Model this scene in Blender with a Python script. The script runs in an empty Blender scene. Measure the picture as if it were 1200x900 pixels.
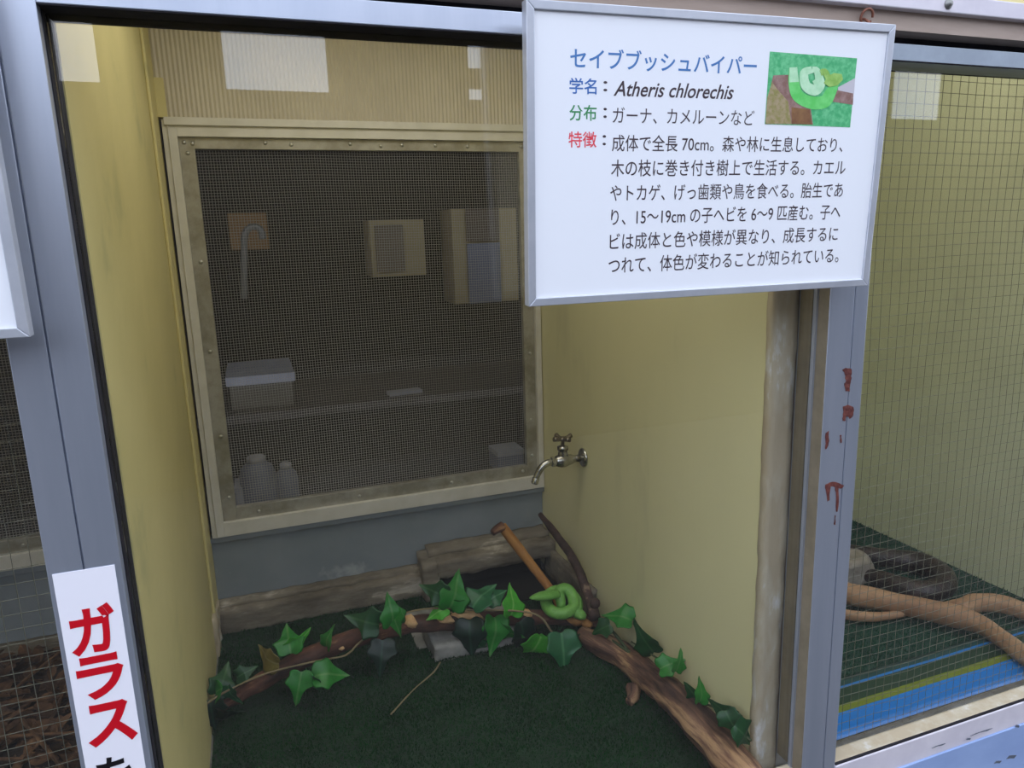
import bpy, math, random
from mathutils import Vector, Matrix, noise
random.seed(11)
C = bpy.context.scene.collection
S = bpy.context.scene

# ---------------------------------------------------------------- camera, sky, exposure
F_PX, PITCH, YAW, ROLL = 844.68, 0.2066, 0.3426, -0.0303
CAM = Vector((0.1516, -0.7852, 0.0925))
_cy, _sy = math.cos(YAW), math.sin(YAW)
FWD = Vector((_sy * math.cos(PITCH), _cy * math.cos(PITCH), -math.sin(PITCH)))
_r0 = Vector((_cy, -_sy, 0)); _u0 = _r0.cross(FWD)
RIGHT = _r0 * math.cos(ROLL) + _u0 * math.sin(ROLL)
UP = -_r0 * math.sin(ROLL) + _u0 * math.cos(ROLL)
cam_data = bpy.data.cameras.new('camera'); cam = bpy.data.objects.new('camera', cam_data); C.objects.link(cam)
cam_data.sensor_fit = 'HORIZONTAL'; cam_data.sensor_width = 36.0; cam_data.lens = F_PX / 1200 * 36
cam_data.clip_start = 0.02
M = Matrix((RIGHT, UP, -FWD)).transposed().to_4x4(); M.translation = CAM
cam.matrix_world = M
S.camera = cam

SKY = 2.9
w = bpy.data.worlds.new('overcast_sky'); S.world = w; w.use_nodes = True
nt = w.node_tree; bg = nt.nodes['Background']
wtc = nt.nodes.new('ShaderNodeTexCoord'); wn = nt.nodes.new('ShaderNodeTexNoise'); wr = nt.nodes.new('ShaderNodeValToRGB')
wn.inputs['Scale'].default_value = 9; wn.inputs['Detail'].default_value = 5
nt.links.new(wtc.outputs['Generated'], wn.inputs['Vector']); nt.links.new(wn.outputs['Fac'], wr.inputs['Fac'])
wr.color_ramp.elements[0].position = .35; wr.color_ramp.elements[0].color = (.66, .78, 1.0, 1)
wr.color_ramp.elements[1].position = .65; wr.color_ramp.elements[1].color = (.95, .98, 1.08, 1)
nt.links.new(wr.outputs['Color'], bg.inputs['Color']); bg.inputs['Strength'].default_value = SKY

S.view_settings.view_transform = 'Standard'
try: S.view_settings.look = 'None'
except Exception: pass
S.view_settings.exposure = 0.0; S.view_settings.gamma = 1.0; S.view_settings.use_curve_mapping = False
FILL_W = 3.7          # unseen light added under each cage roof to brighten the interior
for lx, lw in ((.43, 1.0), (1.40, .78), (-.53, .55)):
    ld = bpy.data.lights.new('added_cage_light', 'AREA'); ld.shape = 'RECTANGLE'; ld.size = .75; ld.size_y = .5; ld.energy = FILL_W * lw; ld.color = (1, .97, .90)
    lo = bpy.data.objects.new('added_cage_light', ld); C.objects.link(lo); lo.location = (lx, .40, .612)

def ray(px, py): return FWD + RIGHT * ((px - 600) / F_PX) - UP * ((py - 450) / F_PX)
def on_y(px, py, Y): d = ray(px, py); return CAM + d * ((Y - CAM.y) / d.y)
def on_x(px, py, X): d = ray(px, py); return CAM + d * ((X - CAM.x) / d.x)
def on_z(px, py, Z): d = ray(px, py); return CAM + d * ((Z - CAM.z) / d.z)

# ---------------------------------------------------------------- materials
def srgb(r, g, b):
    f = lambda c: (c / 255 / 12.92) if c / 255 <= .04045 else ((c / 255 + .055) / 1.055) ** 2.4
    return (f(r), f(g), f(b), 1)
def mat(name, c1, c2=None, scale=8, rough=.6, metal=0, bump=0, bscale=60, pos=(.4, .62), stretch=(1, 1, 1), c3=None, spec=.5, detail=6, flow=False):
    m = bpy.data.materials.new(name); m.use_nodes = True; t = m.node_tree; b = t.nodes['Principled BSDF']
    b.inputs['Roughness'].default_value = rough; b.inputs['Metallic'].default_value = metal
    b.inputs['Specular IOR Level'].default_value = spec
    b.inputs['Base Color'].default_value = c1
    tc = t.nodes.new('ShaderNodeTexCoord'); mp = t.nodes.new('ShaderNodeMapping'); mp.inputs['Scale'].default_value = stretch
    if flow:
        at = t.nodes.new('ShaderNodeAttribute'); at.attribute_name = 'flow'; t.links.new(at.outputs['Vector'], mp.inputs['Vector'])
    else: t.links.new(tc.outputs['Object'], mp.inputs['Vector'])
    if c2:
        n = t.nodes.new('ShaderNodeTexNoise'); n.inputs['Scale'].default_value = scale; n.inputs['Detail'].default_value = detail
        n.inputs['Roughness'].default_value = .65
        t.links.new(mp.outputs['Vector'], n.inputs['Vector'])
        r = t.nodes.new('ShaderNodeValToRGB'); e = r.color_ramp.elements
        e[0].position, e[1].position = pos; e[0].color, e[1].color = c1, c2
        if c3: x = e.new(min(.99, pos[1] + .09)); x.color = c3
        t.links.new(n.outputs['Fac'], r.inputs['Fac']); t.links.new(r.outputs['Color'], b.inputs['Base Color'])
    if bump:
        n2 = t.nodes.new('ShaderNodeTexNoise'); n2.inputs['Scale'].default_value = bscale; n2.inputs['Detail'].default_value = 5
        t.links.new(mp.outputs['Vector'], n2.inputs['Vector'])
        bp = t.nodes.new('ShaderNodeBump'); bp.inputs['Strength'].default_value = bump; bp.inputs['Distance'].default_value = .004
        t.links.new(n2.outputs['Fac'], bp.inputs['Height']); t.links.new(bp.outputs['Normal'], b.inputs['Normal'])
    return m
def glass_mat(name, tint):
    m = bpy.data.materials.new(name); m.use_nodes = True; t = m.node_tree
    t.nodes.remove(t.nodes['Principled BSDF']); out = t.nodes['Material Output']
    tr = t.nodes.new('ShaderNodeBsdfTransparent'); tr.inputs['Color'].default_value = tint
    gl = t.nodes.new('ShaderNodeBsdfGlossy'); gl.inputs['Roughness'].default_value = 0
    lw = t.nodes.new('ShaderNodeLayerWeight'); lw.inputs['Blend'].default_value = .5
    pw = t.nodes.new('ShaderNodeMath'); pw.operation = 'POWER'; pw.inputs[1].default_value = 5
    ma = t.nodes.new('ShaderNodeMath'); ma.operation = 'MULTIPLY_ADD'; ma.inputs[1].default_value = .95; ma.inputs[2].default_value = .06
    mx = t.nodes.new('ShaderNodeMixShader')
    t.links.new(lw.outputs['Facing'], pw.inputs[0]); t.links.new(pw.outputs[0], ma.inputs[0]); t.links.new(ma.outputs[0], mx.inputs['Fac'])
    t.links.new(tr.outputs[0], mx.inputs[1]); t.links.new(gl.outputs[0], mx.inputs[2]); t.links.new(mx.outputs[0], out.inputs['Surface'])
    return m

ALU = mat('anodised_aluminium', srgb(182, 188, 202), srgb(172, 179, 194), 14, .34, .70, .03, 90, stretch=(1, 1, .08))
ALU_DULL = mat('dull_aluminium', srgb(214, 210, 200), srgb(204, 200, 188), 20, .45, .1, .05, 80)
SCREEN_FRAME = mat('screen_frame_metal', srgb(176, 172, 160), srgb(146, 141, 126), 16, .38, .35, .06, 60)
RAIL = mat('grey_blue_rail', srgb(150, 160, 172), srgb(138, 148, 160), 12, .5, .3)
RUBBER = mat('black_rubber_gasket', srgb(34, 32, 36), srgb(44, 42, 46), 30, .9, spec=.15)
YELLOW = mat('yellow_paint', srgb(214, 201, 142), srgb(206, 194, 135), 5, .55, 0, .05, 30, pos=(.35, .6), c3=srgb(188, 180, 126))
YELLOW_R = mat('worn_yellow_paint', srgb(218, 211, 166), srgb(210, 204, 160), 4, .5, 0, .05, 24, pos=(.3, .62), stretch=(1, 1, .35), c3=srgb(198, 192, 152))
CREAM = mat('pale_cream_paint', srgb(204, 205, 170), srgb(197, 198, 164), 6, .6, 0, .06, 30, pos=(.35, .62), c3=srgb(190, 189, 158))
RIBBED = mat('ribbed_board', srgb(204, 195, 176), srgb(196, 187, 168), 7, .5)
GREYPANEL = mat('grey_sheet_metal', srgb(144, 151, 158), srgb(132, 140, 147), 5, .42, .15, .04, 40, pos=(.35, .6), c3=srgb(168, 174, 178))
CONCRETE = mat('stained_concrete', srgb(90, 82, 70), srgb(130, 121, 107), 13, .9, 0, .8, 40, pos=(.34, .58), c3=srgb(178, 170, 156), stretch=(.5, .7, 1.8))
CONC_GREY = mat('grey_concrete', srgb(118, 117, 113), srgb(150, 148, 144), 12, .9, 0, .7, 45, pos=(.36, .6), c3=srgb(168, 166, 160))
PEEL = mat('peeling_wall_edge', srgb(172, 158, 134), srgb(182, 172, 152), 22, .8, 0, .3, 70, pos=(.45, .58), stretch=(1, 1, .35), c3=srgb(206, 206, 206))
BROWNWOOD = mat('weathered_strip', srgb(176, 158, 146), srgb(160, 142, 130), 16, .75, 0, .15, 50, stretch=(.2, 1, 1))
LILAC = mat('painted_flashing', srgb(212, 206, 214), srgb(200, 194, 204), 10, .5)
TURF = mat('turf_backing', srgb(8, 36, 14), srgb(14, 48, 20), 60, 1, 0, .6, 300)
BLADE = mat('turf_blade', srgb(8, 48, 16), srgb(16, 64, 24), 14, .9, spec=.05)
TURF_R = mat('turf_backing_green', srgb(18, 52, 40), srgb(24, 62, 46), 60, .95, 0, .6, 300)
BLADE_R = mat('turf_blade_green', srgb(12, 60, 40), srgb(20, 72, 48), 40, .9, spec=.05)
BARK = mat('red_brown_bark', srgb(46, 28, 22), srgb(94, 58, 42), 26, .8, 0, .7, 70, pos=(.36, .56), c3=srgb(150, 112, 78), stretch=(1, 1, .35), flow=True)
BARK_THICK = mat('peeled_trunk_bark', srgb(52, 32, 26), srgb(106, 76, 60), 38, .8, 0, 1, 60, pos=(.38, .52), c3=srgb(164, 130, 96), stretch=(1, 1, .13), flow=True)
WOOD_BARE = mat('bare_yellow_wood', srgb(150, 100, 48), srgb(182, 132, 70), 30, .7, 0, .4, 60, stretch=(1, 1, .3), flow=True)
BARK_DARK = mat('dark_twig_bark', srgb(40, 26, 22), srgb(70, 48, 42), 34, .75, 0, .5, 90, c3=srgb(132, 110, 92), pos=(.4, .6), flow=True)
PEELED = mat('peeled_patch', srgb(214, 178, 130), srgb(188, 144, 98), 50, .8, 0, .5, 90)
DRIFT = mat('smooth_driftwood', srgb(128, 90, 62), srgb(172, 136, 102), 14, .65, 0, .3, 50, pos=(.35, .62), c3=srgb(206, 176, 138), stretch=(1, 1, .4), flow=True)
SNAKE = mat('green_snake_skin', srgb(92, 148, 62), srgb(116, 172, 80), 34, .42, 0, .25, 260, c3=srgb(158, 204, 116))
SNAKE_DARK = mat('dark_snake_skin', srgb(26, 16, 18), srgb(46, 28, 26), 40, .28, 0, .6, 240, c3=srgb(70, 48, 46))
CHROME = mat('worn_chrome', srgb(196, 194, 186), srgb(150, 146, 138), 40, .25, .95, .05, 90)
CHROME_DULL = mat('dull_brass_handle', srgb(140, 130, 116), srgb(110, 102, 90), 60, .4, .8, .1, 90)
STEEL = mat('screw_steel', srgb(190, 188, 180), None, rough=.3, metal=.8)
RUST = mat('rust', srgb(74, 24, 22), srgb(112, 58, 48), 120, .8, 0, .4, 200)
RUST_HOOK = mat('rusty_hook', srgb(110, 66, 52), srgb(140, 90, 72), 60, .6, .3)
WIRE = mat('screen_wire', srgb(172, 168, 164), None, rough=.4, metal=.4)
WIRE_C = mat('cage_wire', srgb(112, 110, 96), None, rough=.5, metal=.3)
SIGNWHITE = mat('glossy_white_board', srgb(236, 238, 244), None, rough=.18)
SIGNALU = mat('sign_frame_aluminium', srgb(196, 199, 208), srgb(186, 190, 200), 18, .38, .5)
STICKER = mat('white_sticker', srgb(236, 234, 242), None, rough=.45)
def ink(n, c, r=.35): return mat(n, c, None, rough=r)
INK_BLUE = ink('blue_ink', srgb(70, 120, 180)); INK_BLUE2 = ink('blue_ink_small', srgb(62, 108, 176)); INK_GREEN = ink('green_ink', srgb(58, 138, 84))
INK_RED = ink('red_ink', srgb(222, 72, 84)); INK_DARK = ink('dark_ink', srgb(66, 54, 60)); INK_STRONG = ink('strong_red_ink', srgb(196, 8, 30)); INK_BLACK = ink('black_ink', srgb(16, 14, 20))
GLASS = glass_mat('clear_glass', (.985, .99, .985, 1))
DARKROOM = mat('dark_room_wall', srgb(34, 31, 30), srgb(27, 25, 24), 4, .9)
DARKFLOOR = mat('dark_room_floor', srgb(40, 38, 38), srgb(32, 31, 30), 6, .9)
FENCE = mat('dark_timber_hoarding', srgb(44, 38, 34), srgb(34, 30, 27), 6, .85, stretch=(6, 1, .4))
PAVING = mat('dark_asphalt', srgb(66, 64, 62), srgb(54, 52, 50), 6, .9, 0, .3, 30)
BEIGE_BOX = mat('beige_enamel', srgb(170, 154, 116), srgb(158, 142, 106), 6, .6)
BLUEGREY = mat('blue_grey_panel', srgb(118, 124, 142), srgb(106, 112, 130), 6, .5)
PALE = mat('pale_plastic', srgb(166, 168, 178), srgb(150, 152, 164), 10, .5)
CARD = mat('brown_cardboard', srgb(150, 116, 78), srgb(132, 100, 66), 8, .8)
STEELGREY = mat('grey_pipe', srgb(130, 130, 128), None, rough=.4, metal=.5)
STONE = mat('grey_stone', srgb(126, 116, 104), srgb(150, 142, 130), 14, .85, 0, .5, 50, c3=srgb(112, 106, 98))
DEADLEAF = mat('dead_leaf', srgb(64, 42, 26), srgb(104, 72, 44), 18, .85, 0, .3, 60, c3=srgb(130, 96, 62))
LITTER = mat('litter_soil', srgb(40, 28, 20), srgb(64, 46, 32), 40, .95, 0, .8, 80)
CORD = mat('pale_cord', srgb(126, 112, 82), None, rough=.8)
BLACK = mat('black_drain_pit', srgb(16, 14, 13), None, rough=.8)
BLUEPAINT = mat('chipped_blue_paint', srgb(150, 172, 214), srgb(138, 160, 204), 9, .5, 0, .1, 40, pos=(.4, .6), stretch=(.4, 1, 1))
CHIP = mat('chip_mark', srgb(86, 92, 104), None, rough=.8)

# ---------------------------------------------------------------- mesh helpers
class MB:
    def __init__(s): s.v = []; s.f = []; s.m = []; s.flow = {}
    def add(s, vs, fs, mi=0):
        o = len(s.v); s.v += [tuple(v) for v in vs]; s.f += [tuple(i + o for i in f) for f in fs]; s.m += [mi] * len(fs); return s
    def box(s, x0, x1, y0, y1, z0, z1, mi=0, mtx=None):
        vs = [Vector((x, y, z)) for x in (x0, x1) for y in (y0, y1) for z in (z0, z1)]
        if mtx: vs = [mtx @ v for v in vs]
        return s.add(vs, [(0, 1, 3, 2), (4, 6, 7, 5), (0, 4, 5, 1), (2, 3, 7, 6), (0, 2, 6, 4), (1, 5, 7, 3)], mi)
    def prism(s, poly, y0, y1, mi=0):            # poly in XZ, extruded along Y
        n = len(poly)
        vs = [(x, y0, z) for x, z in poly] + [(x, y1, z) for x, z in poly]
        fs = [tuple(range(n)), tuple(range(2 * n - 1, n - 1, -1))] + [(i, i + n, (i + 1) % n + n, (i + 1) % n) for i in range(n)]
        return s.add(vs, fs, mi)
    def build(s, name, material, parent=None, smooth=False, bevel=0, subsurf=0, solid=0, fixn=True):
        me = bpy.data.meshes.new(name); me.from_pydata(s.v, [], s.f)
        for k in (material if isinstance(material, (list, tuple)) else [material]): me.materials.append(k)
        me.polygons.foreach_set('material_index', s.m)
        if s.flow:
            at = me.attributes.new('flow', 'FLOAT_VECTOR', 'POINT'); fl_ = []
            for i in range(len(s.v)): fl_ += s.flow.get(i, s.v[i])
            at.data.foreach_set('vector', fl_)
        if fixn:
            import bmesh
            b = bmesh.new(); b.from_mesh(me); bmesh.ops.recalc_face_normals(b, faces=b.faces); b.to_mesh(me); b.free()
        if smooth: me.polygons.foreach_set('use_smooth', [True] * len(me.polygons))
        me.update()
        o = bpy.data.objects.new(name, me); C.objects.link(o)
        if parent: o.parent = parent
        if bevel:
            k = o.modifiers.new('bevel', 'BEVEL'); k.width = bevel; k.segments = 2; k.limit_method = 'ANGLE'
        if subsurf:
            k = o.modifiers.new('subsurf', 'SUBSURF'); k.levels = k.render_levels = subsurf
        if solid:
            k = o.modifiers.new('solidify', 'SOLIDIFY'); k.thickness = solid
        return o
def tag(o, label, cat, group=None, kind=None):
    o['label'] = label; o['category'] = cat
    if group: o['group'] = group
    if kind: o['kind'] = kind
    return o
def struct(o): o['kind'] = 'structure'; return o
def empty(name, loc=(0, 0, 0)):
    o = bpy.data.objects.new(name, None); o.empty_display_size = .05; C.objects.link(o); o.location = loc; return o
def resample(pts, rad, step):
    P = [Vector(p) for p in pts]; P = [P[0] * 2 - P[1]] + P + [P[-1] * 2 - P[-2]]; R = [rad[0]] + list(rad) + [rad[-1]]
    out, ro = [], []
    for i in range(1, len(P) - 2):
        n = max(2, int((P[i + 1] - P[i]).length / step))
        for k in range(n):
            t = k / n; a, b, c, d = P[i - 1:i + 3]
            out.append(.5 * ((2 * b) + (-a + c) * t + (2 * a - 5 * b + 4 * c - d) * t * t + (-a + 3 * b - 3 * c + d) * t ** 3)); ro.append(R[i] + (R[i + 1] - R[i]) * t)
    out.append(P[-2]); ro.append(R[-2]); return out, ro
def tube(mb, pts, rad, seg=10, step=.02, rough=0, nscale=30, flat=1, up=None, mi=0, cap=True, raw=False):
    if not isinstance(rad, (list, tuple)): rad = [rad] * len(pts)
    P, R = (([Vector(p) for p in pts], list(rad)) if raw else resample(pts, rad, step))
    T = [(P[min(i + 1, len(P) - 1)] - P[max(i - 1, 0)]).normalized() for i in range(len(P))]
    n = (Vector(up) if up else Vector((0, 0, 1)) if abs(T[0].z) < .9 else Vector((1, 0, 0)))
    n = (n - T[0] * n.dot(T[0])).normalized(); vs = []
    for p, t, r in zip(P, T, R):
        n = (n - t * n.dot(t)).normalized(); b = t.cross(n)
        for k in range(seg):
            a = 2 * math.pi * k / seg; d = n * math.cos(a) * flat + b * math.sin(a); q = p + d * r
            if rough: q += d.normalized() * (noise.noise(q * nscale) * rough + noise.noise(Vector((math.cos(a) * 3.2, math.sin(a) * 3.2, (p - P[0]).length * 6 + nscale))) * rough * .7)
            vs.append(q)
    N = len(P); L_ = 0; o_ = len(mb.v); rm = max(R)
    for i in range(N):
        if i: L_ += (P[i] - P[i - 1]).length
        for k in range(seg): mb.flow[o_ + i * seg + k] = (rm * math.cos(2 * math.pi * k / seg), rm * math.sin(2 * math.pi * k / seg), L_)
    fs = [(i * seg + k, i * seg + (k + 1) % seg, (i + 1) * seg + (k + 1) % seg, (i + 1) * seg + k) for i in range(N - 1) for k in range(seg)]
    if cap: fs += [tuple(range(seg - 1, -1, -1)), tuple((N - 1) * seg + k for k in range(seg))]
    mb.add(vs, fs, mi); return mb
def lathe(mb, prof, mtx, seg=20, mi=0):           # prof: (radius, height) along local Z
    vs = [mtx @ Vector((r * math.cos(2 * math.pi * k / seg), r * math.sin(2 * math.pi * k / seg), h)) for r, h in prof for k in range(seg)]
    N = len(prof); fs = [(i * seg + k, i * seg + (k + 1) % seg, (i + 1) * seg + (k + 1) % seg, (i + 1) * seg + k) for i in range(N - 1) for k in range(seg)]
    fs += [tuple(range(seg - 1, -1, -1)), tuple((N - 1) * seg + k for k in range(seg))]
    return mb.add(vs, fs, mi)
def axis_mtx(o, d):
    d = Vector(d).normalized(); q = d.to_track_quat('Z', 'Y'); m = q.to_matrix().to_4x4(); m.translation = Vector(o); return m

# ---------------------------------------------------------------- setting
D, XL, XR, PER, ZF = .98, 0.0, .86, .967, -.83     # back wall, cage walls, spacing of the cages, floor
ROOF = .62
struct(MB().box(-1.2, 3.0, .0, 1.1, ZF - .10, ZF).build('floor', CONC_GREY))
struct(MB().box(-1.2, 3.0, .06, 1.0, ROOF, ROOF + .04).build('ceiling', CREAM))
# partitions between the cages; the one on the right shows its peeling front edge through the glass
struct(MB().box(-.064, XL, .072, 1.0, ZF, ROOF).build('wall_left', YELLOW))
b = MB().box(XR, .966, .074, 1.0, ZF, ROOF)
wr_ = struct(b.build('wall_right', YELLOW_R))
pass
e = MB().box(.8985, .966, .068, .074, ZF, .29); e.build('edge_board', BROWNWOOD, wr_)
struct(MB().box(XR + PER, 1.93, .072, 1.0, ZF, ROOF).build('wall_far_right', CREAM))
struct(MB().box(-1.08, -.967, .072, 1.0, ZF, ROOF).build('wall_far_left', YELLOW))
# slim pilaster in the left rear corner
struct(MB().box(0, .006, .86, .99, -.77, ROOF).build('trim_1', YELLOW, bevel=.002))
struct(MB().box(.004, .024, .962, .99, .352, .43).build('trim_2', YELLOW))

def back_wall(dx, side, wn):
    """rear of one cage: ribbed board above, mesh window, sheet metal below"""
    mb = MB(); nr = 92; vs = []; x0, x1 = .006, .86
    for i in range(nr * 2 + 1):
        x = x0 + (x1 - x0) * i / (nr * 2); y = .9752 if i % 2 else .9775
        vs += [(x + dx, y, .352), (x + dx, y, ROOF)]
    mb.add(vs, [(2 * i, 2 * i + 2, 2 * i + 3, 2 * i + 1) for i in range(nr * 2)])
    mb.box(dx, .86 + dx, .981, .999, .352, ROOF)
    bw = struct(mb.build('wall_back_' + side, RIBBED, fixn=False))
    p = MB().box(dx, .86 + dx, .976, 1.0, -.77, -.597).box(dx, .86 + dx, .962, .98, -.608, -.594)
    p.build('sheet_panel', GREYPANEL, bw, bevel=.002)
    win = struct(empty('window_' + wn, (dx, D, -.59)))
    def part(m, name, material, par=win, **k):
        o = m.build(name, material, par, **k)
        if par is win: o.location = (0, -D, .59)
        return o
    f = MB(); X0, X1, Z0, Z1 = .0115, .858, -.592, .347
    f.box(X0, .039, .955, 1.0, Z0, Z1).box(.843, X1, .955, 1.0, Z0, Z1).box(.039, .843, .955, 1.0, .313, Z1).box(.039, .843, .955, 1.0, Z0, -.558)
    f.box(X0 + .005, X1, .948, .956, Z1 - .012, Z1 + .004).box(X0 + .012, .022, .951, .956, Z0, Z1 - .012)
    part(f, 'window_frame', ALU_DULL, bevel=.0012)
    s = MB(); s.box(.039, .070, .966, .984, -.558, .313).box(.813, .843, .966, .984, -.558, .313).box(.070, .813, .966, .984, .289, .313).box(.070, .813, .966, .984, -.558, -.527)
    sf = part(s, 'screen_frame', SCREEN_FRAME, bevel=.0008)
    for k, (sx, sz) in enumerate([(.05, .302), (.066, .300), (.215, .303), (.27, .300), (.40, .303), (.47, .299), (.52, .302), (.60, .302), (.68, .300), (.82, .302),
                   (.055, .28), (.056, .05), (.054, -.15), (.055, -.35), (.057, -.50), (.83, .1), (.828, -.08), (.829, -.22), (.828, -.40), (.828, -.50), (.12, -.545), (.36, -.544), (.60, -.543), (.80, -.541)]):
        sc = MB(); lathe(sc, [(.0045, 0), (.0042, .0015), (.0025, .003), (.0004, .0034)], axis_mtx((sx, .966, sz), (0, -1, 0)), 10)
        sc.build('screw', STEEL, sf, smooth=True)
    m = MB(); pit = .0061; r = .00052; x0, x1, z0, z1 = .069, .814, -.528, .290
    nx, nz = int((x1 - x0) / pit), int((z1 - z0) / pit)
    def wire(p, q, ax):
        if ax == 'z':
            ring = [(-r, 0), (0, -r), (r, 0), (0, r)]; vs = [(p[0] + a, p[1] + c, z) for z in (p[2], q[2]) for a, c in ring]
        else:
            ring = [(0, -r), (-r, 0), (0, r), (r, 0)]; vs = [(xx, p[1] + a, p[2] + c) for xx in (p[0], q[0]) for a, c in ring]
        m.add(vs, [(0, 1, 5, 4), (1, 2, 6, 5), (2, 3, 7, 6), (3, 0, 4, 7)])
    for i in range(nx + 1):
        x = x0 + i * pit; cuts = [z0 + (z1 - z0) * k / 6 for k in range(7)]
        off = [noise.noise(Vector((x * 5 + dx, c * 4, 2))) * .0035 for c in cuts]
        ring = [(-r, 0), (0, -r), (r, 0), (0, r)]
        vs = [(x + o_ + a, .977 + c_, z) for z, o_ in zip(cuts, off) for a, c_ in ring]
        m.add(vs, [(4 * j + k, 4 * j + (k + 1) % 4, 4 * j + 4 + (k + 1) % 4, 4 * j + 4 + k) for j in range(6) for k in range(4)])
    for i in range(nz + 1):
        z = z0 + i * pit; cuts = [x0 + (x1 - x0) * k / 6 for k in range(7)]
        off = [noise.noise(Vector((c * 5 + dx, z * 4, 7))) * .0035 for c in cuts]
        ring = [(0, -r), (-r, 0), (0, r), (r, 0)]
        vs = [(x, .9782 + a, z + o_ + c_) for x, o_ in zip(cuts, off) for a, c_ in ring]
        m.add(vs, [(4 * j + k, 4 * j + (k + 1) % 4, 4 * j + 4 + (k + 1) % 4, 4 * j + 4 + k) for j in range(6) for k in range(4)])
    part(m, 'wire_mesh', WIRE, fixn=False)
    return bw
back_wall(0, 'middle', '1')
back_wall(-PER, 'left', '2')
struct(MB().box(.967, 1.93, .98, 1.0, ZF, ROOF).build('wall_back_right', CREAM))

# concrete kerb: low run on the left, raised lintel over a dark drain pit on the right
def rough_block(mb, x0, x1, y0, y1, z0, z1, n=(24, 4, 4), amp=.004, mi=0):
    nx, ny, nz = n; idx = {}; vs = []; fs = []
    def vid(i, j, k):
        if (i, j, k) not in idx:
            p = Vector((x0 + (x1 - x0) * i / nx, y0 + (y1 - y0) * j / ny, z0 + (z1 - z0) * k / nz))
            p += noise.noise_vector(p * 28) * amp + noise.noise_vector(p * 70) * amp * .4
            idx[(i, j, k)] = len(vs); vs.append(p)
        return idx[(i, j, k)]
    for i in range(nx):
        for j in range(ny):
            for k in (0, nz): fs.append((vid(i, j, k), vid(i + 1, j, k), vid(i + 1, j + 1, k), vid(i, j + 1, k)))
        for k in range(nz):
            for j in (0, ny): fs.append((vid(i, j, k), vid(i + 1, j, k), vid(i + 1, j, k + 1), vid(i, j, k + 1)))
    for j in range(ny):
        for k in range(nz):
            for i in (0, nx): fs.append((vid(i, j, k), vid(i, j + 1, k), vid(i, j + 1, k + 1), vid(i, j, k + 1)))
    mb.add(vs, fs, mi)
k = MB(); rough_block(k, XR - .002, .8985, .060, .076, ZF, .29, (4, 2, 90), .0022); k.build('wall_edge', PEEL, wr_, smooth=True)
k = MB()
rough_block(k, .006, .50, .925, .974, ZF, -.768, (40, 4, 6))
rough_block(k, .006, .50, .945, .974, -.775, -.757, (40, 3, 2), .003)
rough_block(k, .495, .535, .885, .974, ZF, -.722, (5, 6, 8), .005)
rough_block(k, .53, .855, .885, .974, -.766, -.722, (26, 6, 4), .005)
rough_block(k, .52, .855, .925, .974, -.73, -.708, (26, 4, 2), .003)
rough_block(k, .842, .859, .64, .93, ZF, -.748, (4, 26, 6), .004)
struct(k.build('trim_3', CONCRETE, smooth=True))
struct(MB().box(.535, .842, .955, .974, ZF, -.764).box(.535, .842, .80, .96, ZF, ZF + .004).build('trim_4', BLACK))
k = MB(); rough_block(k, -.96, -.112, .925, .974, ZF, -.768, (40, 4, 6)); struct(k.build('trim_5', CONCRETE, smooth=True))
# ragged wall foot by the left corner
k = MB(); rough_block(k, -.004, .009, .83, .93, ZF, -.735, (2, 14, 8), .006); struct(k.build('trim_6', PEEL, smooth=True))

# ---------------------------------------------------------------- facade
def post(name, x0, x1, gx):
    mb = MB(); g = .0009
    mb.box(x0, gx - g, 0, .06, -1.45, .326).box(gx + g, x1, 0, .06, -1.45, .326).box(gx - g, gx + g, .003, .06, -1.45, .326)
    return struct(mb.build(name, ALU, bevel=.0012))
post_l = post('trim_7', -.0660, 0, -.0335)
post_r = post('trim_8', .9, .9673, .9435)
# rails
r_ = MB().box(-1.2, -.066, 0, .05, .302, .325).box(0, .9, 0, .05, .302, .325); struct(r_.build('trim_9', ALU, bevel=.001))
r_ = MB().box(.9673, 3.0, .004, .05, .3005, .3235); struct(r_.build('trim_10', RAIL, bevel=.001))
r_ = MB().box(-1.2, 3.0, .03, .06, .322, .342); struct(r_.build('trim_11', RUBBER))
r_ = MB().box(-1.2, 3.0, 0, .06, .338, .361); struct(r_.build('trim_12', BROWNWOOD))
r_ = MB().box(-1.2, 3.0, -.012, .06, .361, .3825); fl = struct(r_.build('trim_13', LILAC, bevel=.0015))
for bx, bz in ((1.055, .371), (.66, .372), (1.45, .371)):
    q = MB(); lathe(q, [(.0065, 0), (.0065, .0012), (.0038, .0016), (.0036, .005), (.0005, .0055)], axis_mtx((bx, -.012, bz), (0, -1, 0)), 14); q.build('bolt', STEELGREY, fl, smooth=True)
struct(MB().box(-1.2, 3.0, .0, .06, .3825, .9).build('wall_front', YELLOW))
# gaskets round the panes
def gasket(n, x0, x1, z0=-.765, z1=.302):
    g = MB(); t = .001
    g.box(x0, x0 + t, .014, .0262, z0, z1).box(x0, x0 + t, .0318, .058, z0, z1).box(x0 + t, x1 - t, .0008, .058, z1 - .001, z1).box(x0 + t, x1 - t, -.0005, .003, z0 - .003, z0)
    struct(g.build(n, RUBBER))
gasket('trim_14', 0, .9); gasket('trim_15', .9673, 1.9); gasket('trim_16', -1.0, -.066)
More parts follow.
